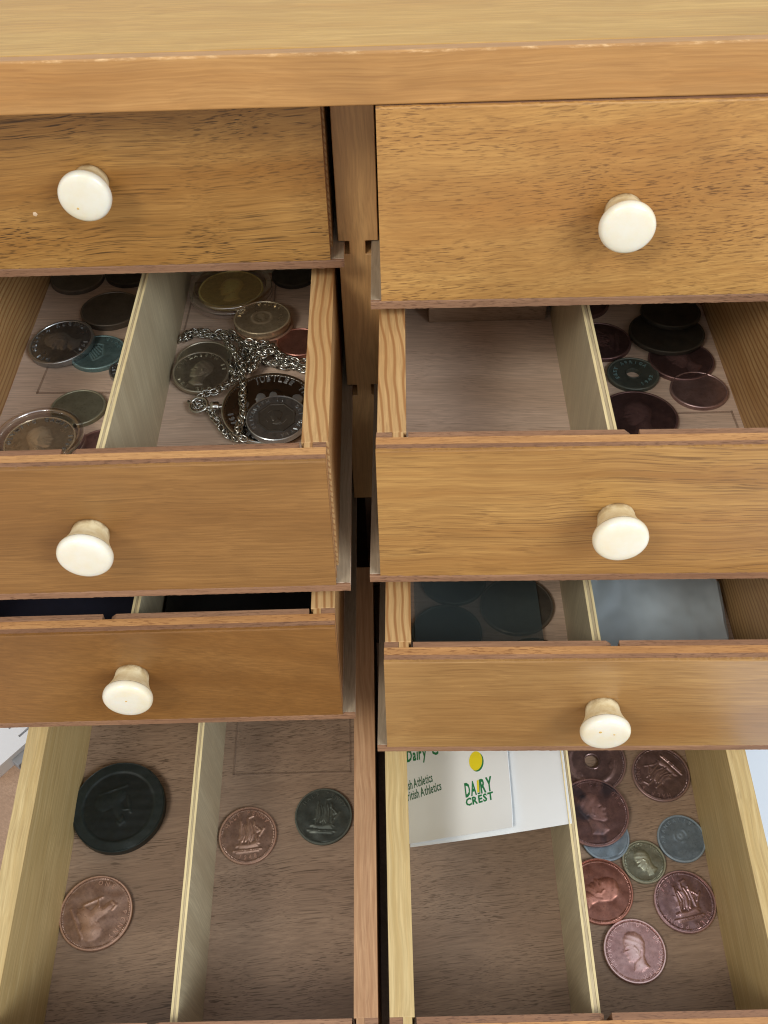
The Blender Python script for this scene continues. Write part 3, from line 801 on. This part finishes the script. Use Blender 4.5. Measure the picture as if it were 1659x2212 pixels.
# third right drawer, under the tinted film
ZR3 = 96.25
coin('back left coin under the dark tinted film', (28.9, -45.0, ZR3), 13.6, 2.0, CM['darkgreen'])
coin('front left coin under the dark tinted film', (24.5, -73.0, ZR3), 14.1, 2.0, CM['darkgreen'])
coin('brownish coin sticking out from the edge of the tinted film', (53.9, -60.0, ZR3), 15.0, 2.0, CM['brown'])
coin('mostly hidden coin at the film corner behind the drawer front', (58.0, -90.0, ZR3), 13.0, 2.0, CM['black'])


# ------------------------------------------------------------------ capsules
def capsule(label, pos, r, h):
    e = empty('coin_capsule', pos, (0, 0, 0), label, 'capsule', 'clear capsules round single coins')
    ri_ = r-2.5
    rp = [(ri_, h-1.1), (r-2.3, h-0.5), (r-1.9, h-0.1), (r-1.2, h), (r-0.4, h-0.3), (r, h-1.0), (r, h/2+0.3), (r-0.2, h/2), (r, h/2-0.3), (r, 1.0), (r-0.4, 0.3), (r-1.2, 0), (r-2.2, 0.2), (ri_, 0.9), (ri_, h-1.1)]
    v, f = lathe(rp, 96)
    link('rim', mesh('rim', v, f, True, 40), M_RIM, e)
    v, f = lathe([(0, h-1.0), (ri_-0.02, h-1.0), (ri_-0.02, h-1.4), (0, h-1.4)], 72)
    link('lid', mesh('lid', v, f, True, 30), M_ACR, e)
    return e


capsule('clear plastic coin capsule at the left edge with a brown proof coin', (-130.0, -32.0, ZL), 17.2, 6.2)
coin('brown gold proof coin inside the left capsule', (-130.0, -32.0, ZL+1.7), 13.6, 2.3, CM['goldproof'], 'head_flip', 10, texts=[LEG('OLYMPIC GAMES', 175, 12, .86, 2.4), LEG('1966', 0, 12, .86, 2.4)], rim=0.7, worn=0.0, letter_mat=CM['frost'])
capsule('clear capsule with a golden coin at the back of the chain compartment', (-65.5, 65.0, ZL+1.0), 18.4, 6.6)
coin('golden coin inside the back capsule', (-65.5, 65.0, ZL+2.8), 14.4, 2.3, CM['gold'], 'head', 0, rim=0.8, worn=0.01)
capsule('clear capsule showing only its rim behind the drawer front', (-58.3, -55.0, ZL), 17.0, 5.4)
coin('silver coin inside the capsule behind the drawer front', (-58.3, -55.0, ZL+1.7), 14.5, 2.0, CM['steel'])

# ------------------------------------------------------------------ medal with crown and bow, pound coin on it, chain
MZ = ZL+1.6
med = coin('large dark silver jubilee medal with crown and bow by the chain', (-43.2, -16.2, MZ), 18.6, 2.6, CM['mirror'], 'heads3', 0, tilt=(6.5, 0), beads=90, rim=0.9, worn=0.0, name='medal', group=None,
           texts=[LEG('JUBILEE', 112, 9, .84, 3.3), LEG('THE', 38, 10, .84, 3.3), ('1977', .82, 3.2, 192, 9, True), ('ELIZ', .82, 3.2, 242, 9.5, True)], letter_mat=CM['frost'])


def portrait(parent, cx, cy, sc_, z, mat, hgt=0.6, flip=1):
    c0 = (0.03, 0.0); V = []; F = []; n = len(HEAD)
    for s_, hh in ((1, 0), (0.93, 0.45), (0.75, 0.8), (0.45, 1.0)):
        V += [(cx+flip*sc_*(c0[0]+(x-c0[0])*s_), cy+sc_*(c0[1]+(y-c0[1])*s_), z+hgt*hh) for x, y in HEAD]
    V.append((cx+flip*sc_*c0[0], cy+sc_*c0[1], z+hgt*1.03))
    for k in range(3):
        F += [(k*n+i, k*n+(i+1) % n, (k+1)*n+(i+1) % n, (k+1)*n+i) for i in range(n)]
    F += [(3*n+i, 3*n+(i+1) % n, 4*n) for i in range(n)]
    return link('portrait', mesh('portrait', V, F, True, 60), mat, parent)


for px_, py_, ps_ in ((-3.6, 4.6, 6.0), (1.2, 5.6, 5.2), (-9.6, 1.2, 4.4), (-8.2, -3.6, 3.6), (10.5, 3.0, 6.5)):
    portrait(med, px_, py_, ps_, 2.25, CM['frost'])
rim_v, rim_f = lathe([(17.5, 2.3), (17.6, 2.72), (18.3, 2.85), (18.75, 2.6), (18.8, 1.2), (18.4, 0.3), (17.5, 2.3)], 96)
link('rim', mesh('rim', rim_v, rim_f, True, 40), CM['chain'], med)
crown_me = mesh('crown', *lathe([(0, 0), (1.1, 0), (1.1, 1.5), (2.0, 1.6), (2.3, 2.2), (2.3, 4.4), (1.9, 5.0), (1.0, 5.2), (1.0, 7.0), (0, 7.0)], 28), smooth=True, angle=35)
link('crown', crown_me, CM['chain'], med, (-18.3, 1.8, 1.4), (0, R(-90), 0))


def torus(name, a, b, wr, n=20, m=8):
    """oval ring in the xy plane: half axes a, b and wire radius wr"""
    V = []; F = []
    for i in range(n):
        t_ = 2*math.pi*i/n
        c = Vector((a*math.cos(t_), b*math.sin(t_), 0)); nn = Vector((b*math.cos(t_), a*math.sin(t_), 0)).normalized()
        for j in range(m):
            u_ = 2*math.pi*j/m
            p_ = c+nn*(wr*math.cos(u_))+Vector((0, 0, wr*math.sin(u_)))
            V.append(tuple(p_))
    for i in range(n):
        for j in range(m):
            F.append((i*m+j, ((i+1) % n)*m+j, ((i+1) % n)*m+(j+1) % m, i*m+(j+1) % m))
    return mesh(name, V, F, True)


link('bow', torus('bow', 3.5, 3.3, 0.65, 32, 10), CM['chain'], med, (-28.0, 2.8, 1.8), (R(12), R(-8), 0))
pound = coin('round coin with a many sided inner ring lying on the jubilee medal', (-39.6, -25.6, MZ+2.75), 11.7, 2.6, CM['steel'], 'ring', 0, tilt=(6.5, 0), sides=0, worn=0.02, rim=0.6,
     texts=[LEG('ELIZABETH II', 210, 12, .82, 2.0), LEG('DEI GRATIA', 35, 12, .82, 2.0)])

pc_v, pc_f = lathe([(0, 2.62), (6.8, 2.62), (7.1, 2.75), (7.7, 2.72), (7.8, 2.3)], 8)
link('centre', mesh('centre', pc_v, pc_f), CM['brown'], pound, (0, 0, 0), (0, 0, R(22.5)))
portrait(pound, 0, 0.3, 6.0, 2.6, CM['brown'], 0.35)
ch = empty('chain', (-60, 10, ZL), label='tangled silver watch chain heaped between the coins and the medal', cat='chain')
link_me = torus('link', 1.8, 1.25, 0.42, 16, 7); link_me.materials.append(CM['chain'])
STR = [
    (2.0, [(-83.7, 31.9), (-81.5, 36.4), (-76.5, 38.2), (-71.6, 35.8), (-66.9, 36.5), (-62.5, 35.1), (-59.8, 32.6)]),
    (1.6, [(-82.0, 33.0), (-79.5, 35.6), (-74.5, 35.6), (-70.0, 33.6), (-66.0, 33.0), (-62.0, 33.0)]),
    (5.6, [(-65.7, 30.2), (-62.6, 23.0), (-58.9, 16.1), (-56.7, 11.0), (-54.6, 5.3), (-55.2, 1.0), (-53.8, -4.4), (-54.0, -9.7), (-53.6, -14.8), (-52.8, -19.9), (-53.1, -24.9), (-54.0, -29.8), (-54.2, -33.6), (-52.1, -36.4), (-50.7, -38.1)]),
    (3.4, [(-62.0, 13.5), (-59.9, 7.0), (-58.1, 3.7), (-60.1, -0.6), (-63.2, -3.7), (-65.7, -5.7), (-68.9, -6.6), (-71.3, -9.6)]),
    (2.2, [(-74.5, -10.2), (-72.5, -13.2), (-70.0, -11.4), (-68.1, -13.6), (-65.3, -18.3), (-63.0, -22.4), (-61.5, -26.9), (-59.7, -29.4), (-57.6, -30.9), (-54.5, -33.5)]),
    (3.4, [(-56.0, 27.4), (-50.5, 25.5), (-47.4, 25.9), (-44.3, 22.9), (-42.1, 19.9), (-40.5, 16.4), (-36.9, 15.1), (-33.3, 13.3), (-29.9, 13.7), (-26.0, 15.5)]),
    (2.0, [(-54.3, 21.8), (-50.1, 18.1), (-46.7, 14.6), (-43.2, 13.3), (-39.6, 11.5), (-36.1, 11.3), (-32.6, 9.5), (-28.0, 9.0)]),
    (4.6, [(-49.5, 13.2), (-50.6, 8.8), (-52.5, 6.1), (-53.2, 11.2), (-51.8, 15.6), (-49.0, 16.0)]),
    (3.0, [(-60.1, 30.1), (-56.9, 25.8), (-54.4, 20.5), (-53.2, 14.7), (-53.5, 9.1)]),
    (4.6, [(-52.3, 22.5), (-48.6, 20.0), (-45.0, 18.1), (-48.3, 16.0), (-52.8, 20.2)]),
    (1.4, [(-57.5, 19.0), (-59.5, 14.0), (-58.5, 9.5), (-56.0, 13.0), (-55.5, 17.0)]),
    (3.4, [(-46.0, 22.0), (-43.0, 19.0), (-40.0, 14.5), (-37.0, 13.0)]),
    (2.8, [(-57.0, 21.0), (-55.5, 16.0), (-56.5, 11.0), (-57.5, 6.0)]),
    (1.6, [(-45.0, 15.0), (-42.0, 16.5), (-38.0, 13.0), (-34.0, 11.5), (-30.0, 11.5)]),
]
nl = 0
for h0, pts in STR:
    P3 = [Vector((x, y, 0)) for x, y in pts]
    step = 1.45; acc = 0.0; k = 0
    for a, b in zip(P3, P3[1:]):
        L = (b-a).length; d = (b-a)/L
        while acc < L and nl < 300:
            q = a+d*acc
            hh = h0
            if -62 < q.x < -24.7 and (q.x+43.2)**2+(q.y+16.2)**2 < 18.6**2: hh = max(h0, 5.3+(q.y+16.2)*math.tan(R(6.5)))
            hh += random.uniform(-0.35, 0.6)
            ang = math.atan2(d.y, d.x)+random.uniform(-0.35, 0.35)
            roll = (k % 2)*R(80)+random.uniform(-0.5, 0.5)-R(40)
            o = bpy.data.objects.new('link', link_me); COL.objects.link(o); o.parent = ch
            o.location = ((q.x+60+random.uniform(-.35, .35))*MM, (q.y-10+random.uniform(-.35, .35))*MM, hh*MM)
            o.rotation_euler = (Matrix.Rotation(ang, 3, 'Z') @ Matrix.Rotation(roll, 3, 'X') @ Matrix.Rotation(random.uniform(-.25, .25), 3, 'Y')).to_euler()
            acc += step; k += 1; nl += 1
        acc -= L


# ------------------------------------------------------------------ sheets of plastic
def sheet(name, corners, th, mat, label, cat, wav=0.0, nx=14, ny=10, crumple=0.0, d4frame=False, group=None, edge=True, parent=None):
    """thin sheet over four corners (bl, br, tr, tl) with a little waviness and a welded border"""
    c = [Vector(p) for p in corners]; V = []; F = []
    ph = rng.rand(4)*6
    cr = rng.randn(ny+1, nx+1)*crumple
    for _ in range(3): cr = (cr*2+np.roll(cr, 1, 0)+np.roll(cr, 1, 1)+np.roll(cr, -1, 0)+np.roll(cr, -1, 1))/4

    def pt(i, j):
        u, v = i/nx, j/ny
        p = c[0].lerp(c[1], u).lerp(c[3].lerp(c[2], u), v)
        if crumple: p.z += crumple*2.2*(math.sin(u*17+3*math.sin(v*4+ph[2])+ph[3])*0.6+abs(math.sin(u*7-v*9+ph[0]))*1.2)
        p.z += cr[j, i]+wav*(math.sin(u*5+ph[0]+v*2)*0.6+math.sin(v*6+ph[1]-u*3)*0.4)
        return p
    n = (nx+1)*(ny+1)
    for lay in (0, 1):
        for j in range(ny+1):
            for i in range(nx+1):
                p = pt(i, j); V.append((p.x, p.y, p.z+(th if lay else 0)))
    ix = lambda i, j, l: l*n+j*(nx+1)+i
    for j in range(ny):
        for i in range(nx):
            F.append((ix(i, j, 1), ix(i+1, j, 1), ix(i+1, j+1, 1), ix(i, j+1, 1)))
            F.append((ix(i, j+1, 0), ix(i+1, j+1, 0), ix(i+1, j, 0), ix(i, j, 0)))
    for i in range(nx):
        F.append((ix(i, 0, 0), ix(i+1, 0, 0), ix(i+1, 0, 1), ix(i, 0, 1))); F.append((ix(i+1, ny, 0), ix(i, ny, 0), ix(i, ny, 1), ix(i+1, ny, 1)))
    for j in range(ny):
        F.append((ix(0, j+1, 0), ix(0, j, 0), ix(0, j, 1), ix(0, j+1, 1))); F.append((ix(nx, j, 0), ix(nx, j+1, 0), ix(nx, j+1, 1), ix(nx, j, 1)))
    o = link(name, mesh(name, V, F, True, 40), mat, parent)
    if label: tag(o, label, cat, group)
    return o


SG = 'clear plastic coin sleeves'


def sleeve(label, corners):
    o = sheet('coin_sleeve', corners, 0.2, M_SLEEVE, label, 'sleeve', 0.15, group=SG)
    c = [Vector(p) for p in corners]
    # welded borders: slightly raised thin bars along the edges
    V = []; F = []
    for a, b in zip(c, c[1:]+c[:1]):
        d = (b-a); L = d.length; d.normalize(); s_ = Vector((-d.y, d.x, 0))
        nb = len(V)
        for q in (a, b):
            for k_, z_ in ((0.05, 0.0), (0.75, 0.0), (0.75, 0.45), (0.05, 0.45)):
                p = q+s_*k_; V.append((p.x, p.y, p.z+0.02+z_))
        F += [(nb, nb+1, nb+2, nb+3), (nb+7, nb+6, nb+5, nb+4)]+[(nb+i, nb+(i+1) % 4, nb+4+(i+1) % 4, nb+4+i) for i in range(4)]
    link('welded_seam', mesh('welded_seam', V, F), M_SEAM, o)
    return o


M_SEAM = clear_plastic('sleeve_seam', (150, 128, 112), 0.22, 0.2)
sleeve('clear coin sleeve under the silver grey coin, second left drawer', [(-139.5, 0.5, ZL+0.1), (-100.0, -1.0, ZL+0.1), (-100.5, 36.0, ZL+0.1), (-137.8, 37.0, ZL+0.1)])
sleeve('clear coin sleeve under the capsule in the chain compartment', [(-84.5, 38.5, ZL+0.1), (-46.0, 40.0, ZL+0.1), (-46.0, 78.0, ZL+0.1), (-83.5, 78.0, ZL+0.1)])
sleeve('clear coin sleeve at the front right behind the notch, second right drawer', [(99.0, -62.0, ZR+0.1), (137.0, -62.0, ZR+0.1), (136.6, -22.5, ZR+0.1), (98.6, -22.5, ZR+0.1)])
sleeve('clear coin sleeve behind the half pennies in the bottom left drawer', [d4(-72, -84.0, .2), d4(-18.0, -84.0, .2), d4(-18.5, -42.0, .2), d4(-72.0, -42.0, .2)])
sheet('film_sheet', [(11.5, -112, ZR3+2.7), (62.5, -114, ZR3+2.7), (63.0, -35, ZR3+2.7), (12.0, -34, ZR3+2.7)], 0.2, M_TEALFILM, 'dark tinted film sheet covering coins in the third right drawer', 'film', 0.25)
bag = sheet('plastic_bag', [(77.5, -112, ZR3+9), (130, -112, ZR3+10), (136.0, -38, ZR3+11), (78, -38, ZR3+9)], 0.3, M_BAG, 'milky folded plastic bag filling the right compartment of the third right drawer', 'bag', 0.9, 44, 40, 0.2)
sheet('bag_layer', [(77.8, -112, ZR3+6), (132.5, -112, ZR3+5), (137.2, -54, ZR3+5), (78.5, -40, ZR3+6)], 0.3, M_BAG, None, None, 0.9, 40, 36, 0.25, parent=bag)
sheet('bag_layer', [(77.6, -112, ZR3+3), (127, -112, ZR3+2), (133.4, -64, ZR3+2), (78.2, -40, ZR3+3)], 0.3, M_BAG, None, None, 0.8, 20, 20, 0.3, parent=bag)

# dark stand-ins for the nearly black contents of the third left drawer
b_ = box('stand_in_case', -149.5, -93.5, -103, -30, 101.2, 128, M_NAVY, None, 1.5, 3); tag(b_, 'dark navy case standing in for the nearly black left of the third left drawer', 'case')
b2 = sheet('stand_in_pouch', [(-85, -103, 120), (-26, -103, 118), (-26, -30, 121), (-85, -30, 119)], 1.2, M_BLACK, 'wrinkled black pouch standing in for the nearly black right of the third left drawer', 'pouch', 2.0, 24, 18)
b3 = box('stand_in_block', 21.5, 72, 41, 60, 167.1, 189, W['floor4'], None, 0.5); tag(b3, 'brown block standing in for the dark shape at the back of the empty compartment', 'block')  # stand-in for a dark shape of unknown kind

# ------------------------------------------------------------------ folded card
BL = Vector((8.0, -119.4, 6.4)); BR = Vector((71.1, -134.5, 53.9))
E1 = (BR-BL).normalized(); E2 = Vector((0, 30.3, 4.3)).normalized(); NN = E1.cross(E2).normalized()


def card_pt(u, v, n=0.0, bow=1.0):
    """point of the leaning card, u mm from its left edge, v mm up the drawer; it sags a little between its supports"""
    sag = -bow*math.sin(math.pi*min(max(u/80.3, 0), 1))*1.2
    return BL+E1*u+E2*v+NN*(n+sag)


def card_sheet(name, u0, u1, v0, v1, n0, th, mat, parent, lift=None, nx=40, ny=24):
    V = []; F = []; n = (nx+1)*(ny+1)
    for lay in (0, 1):
        for j in range(ny+1):
            for i in range(nx+1):
                u = u0+(u1-u0)*i/nx; v = v0+(v1-v0)*j/ny
                p = card_pt(u, v, n0+(lift(u, v) if lift else 0)+(th if lay else 0)); V.append(tuple(p))
    ix = lambda i, j, l: l*n+j*(nx+1)+i
    for j in range(ny):
        for i in range(nx):
            F.append((ix(i, j, 1), ix(i+1, j, 1), ix(i+1, j+1, 1), ix(i, j+1, 1)))
            F.append((ix(i, j+1, 0), ix(i+1, j+1, 0), ix(i+1, j, 0), ix(i, j, 0)))
    for i in range(nx):
        F.append((ix(i, 0, 0), ix(i+1, 0, 0), ix(i+1, 0, 1), ix(i, 0, 1))); F.append((ix(i+1, ny, 0), ix(i, ny, 0), ix(i, ny, 1), ix(i+1, ny, 1)))
    for j in range(ny):
        F.append((ix(0, j+1, 0), ix(0, j, 0), ix(0, j, 1), ix(0, j+1, 1))); F.append((ix(nx, j, 0), ix(nx, j+1, 0), ix(nx, j+1, 1), ix(nx, j, 1)))
    return link(name, mesh(name, V, F, True, 40), mat, parent)


card = empty('folded_card', (0, 0, 0), label='white folded card printed in green and yellow, leaning across the compartment', cat='card')
card_sheet('back_leaf', 0, 80.3, 0, 75, 0, 0.3, M_CARD, card)


def flap_lift(u, v):
    return 0.5+1.6*math.exp(-v/7.0)*min(1, u/20)+0.03*max(0, u-10)


fl = card_sheet('front_leaf', 0, 54.5, 1.2, 75, 0.35, 0.28, M_CARD, card, lambda u, v: flap_lift(u, v))


def card_text(text, u, v, size, mat, rot=0.0, off=0.0, sx=1.0, track=1.0, name='print'):
    V = []; F = []; cx = 0.0
    ca, sa = math.cos(R(rot)), math.sin(R(rot))
    for c in text:
        if c == ' ': cx += 0.25*sx*track; continue
        vs, fs, x0, x1 = char(c, off)

        def place(x, y, z):
            lx = ((x-x0)*sx+cx)*size; ly = y*size
            uu = u+lx*ca-ly*sa; vv = v+lx*sa+ly*ca
            return tuple(card_pt(uu, vv, 0.35+flap_lift(uu, vv)+0.31+(0.02 if z > 0 else 0)))
        v_, f_ = solid_glyph(vs, fs, place, 0.02)
        nb = len(V); V += v_; F += [tuple(q+nb for q in g) for g in f_]
        cx += (x1-x0)*sx+0.085*track*sx
    return link(name, mesh(name, V, F), mat, fl), cx*size


def fit_text(text, u, v, width, height, mat, rot, off, track=1.0, capref='H'):
    vs, fs, x0, x1 = char(capref, off); cap = max(q[1] for q in vs)
    size = height/cap
    wd = sum((0.25*track if c == ' ' else char(c, off)[3]-char(c, off)[2]+0.085*track) for c in text)*size
    return card_text(text, u, v, size, mat, rot, off, width/wd, track)


fit_text('DA', 31.2, 17.7, 6.2, 6.2, M_GREEN, 4.0, 0.035, 0.6)
fit_text('RY', 39.4, 18.2, 6.4, 6.2, M_GREEN, 4.0, 0.035, 0.4)
fit_text('CREST', 31.2, 13.7, 14.8, 3.3, M_GREEN, 4.0, 0.04, 0.9)
fit_text('ish Athletics', 0.3, 25.4, 14.2, 4.2, M_DGREEN, 8.5, 0.014, 0.8)
fit_text('ritish Athletics', 0.3, 20.4, 18.8, 4.2, M_DGREEN, 8.0, 0.014, 0.8)
fit_text('Dairy', 0.4, 38.7, 11.2, 5.6, M_GREEN, 2.0, 0.03)
fit_text('C', 14.2, 39.6, 4.2, 5.6, M_GREEN, 2.0, 0.03)


def card_shape(pts, mat, n=0.0, name='print'):
    V = [tuple(card_pt(u, v, 0.35+flap_lift(u, v)+0.33+n)) for u, v in pts]
    return link(name, mesh(name, V, [tuple(range(len(V)))]), mat, fl)


ell = lambda cu, cv, a, b: [(cu+a*math.cos(t_), cv+b*math.sin(t_)) for t_ in np.linspace(0, 2*math.pi, 40, endpoint=False)]
card_shape(ell(38.35, 32.3, 3.5, 4.35), M_GREEN, 0.0)
card_shape(ell(37.7, 32.9, 3.5, 4.35), M_YEL, 0.03)
card_shape([(37.45, 18.7), (38.45, 18.75), (38.55, 24.2), (37.5, 24.1)], M_YEL, 0.0)
card_shape([(37.6, 17.9), (39.0, 18.0), (39.1, 24.3), (38.7, 24.25), (38.6, 18.6), (37.6, 18.5)], M_GREEN, 0.01)

# ------------------------------------------------------------------ things on the table at the edges
ps = box('paper_sheet', 152, 362, -340, -43, -13.1, -12.6, M_PAPER, None, 0); tag(ps, 'white paper sheet on the table right of the bottom drawer', 'paper')
# white plastic comb-like block at the left
wp = empty('plastic_clip', (-190, -55, -13.1), (0, 0, R(52)), 'white plastic clip with dark slots on the table at the left', 'clip')


def slot_plate():
    outer = [(-11, -9.5), (22, -9.5), (22, -4.5), (8, -4.5), (8, -3.2), (22, -3.2), (22, 3.2), (8, 3.2), (8, 4.6), (22, 4.6), (22, 10), (-11, 10)]
    n = len(outer)
    v = [(x, y, 0) for x, y in outer]+[(x, y, 7.5) for x, y in outer]
    f = [tuple(range(n)), tuple(range(2*n-1, n-1, -1))]+[(i, (i+1) % n, n+(i+1) % n, n+i) for i in range(n)]
    return mesh('body', v, f)


link('body', slot_plate(), M_WHITEPL, wp)
box('slot_insert', 8.2, 21.5, -4.4, -3.3, 0, 4.5, M_DARKPL, wp, 0)
box('slot_insert', 8.2, 21.5, 3.3, 4.5, 0, 4.5, M_DARKPL, wp, 0)
box('grey_lip', -2, 24, -14.5, -9.6, 0, 4.5, M_GREYPL, wp, 0.3)
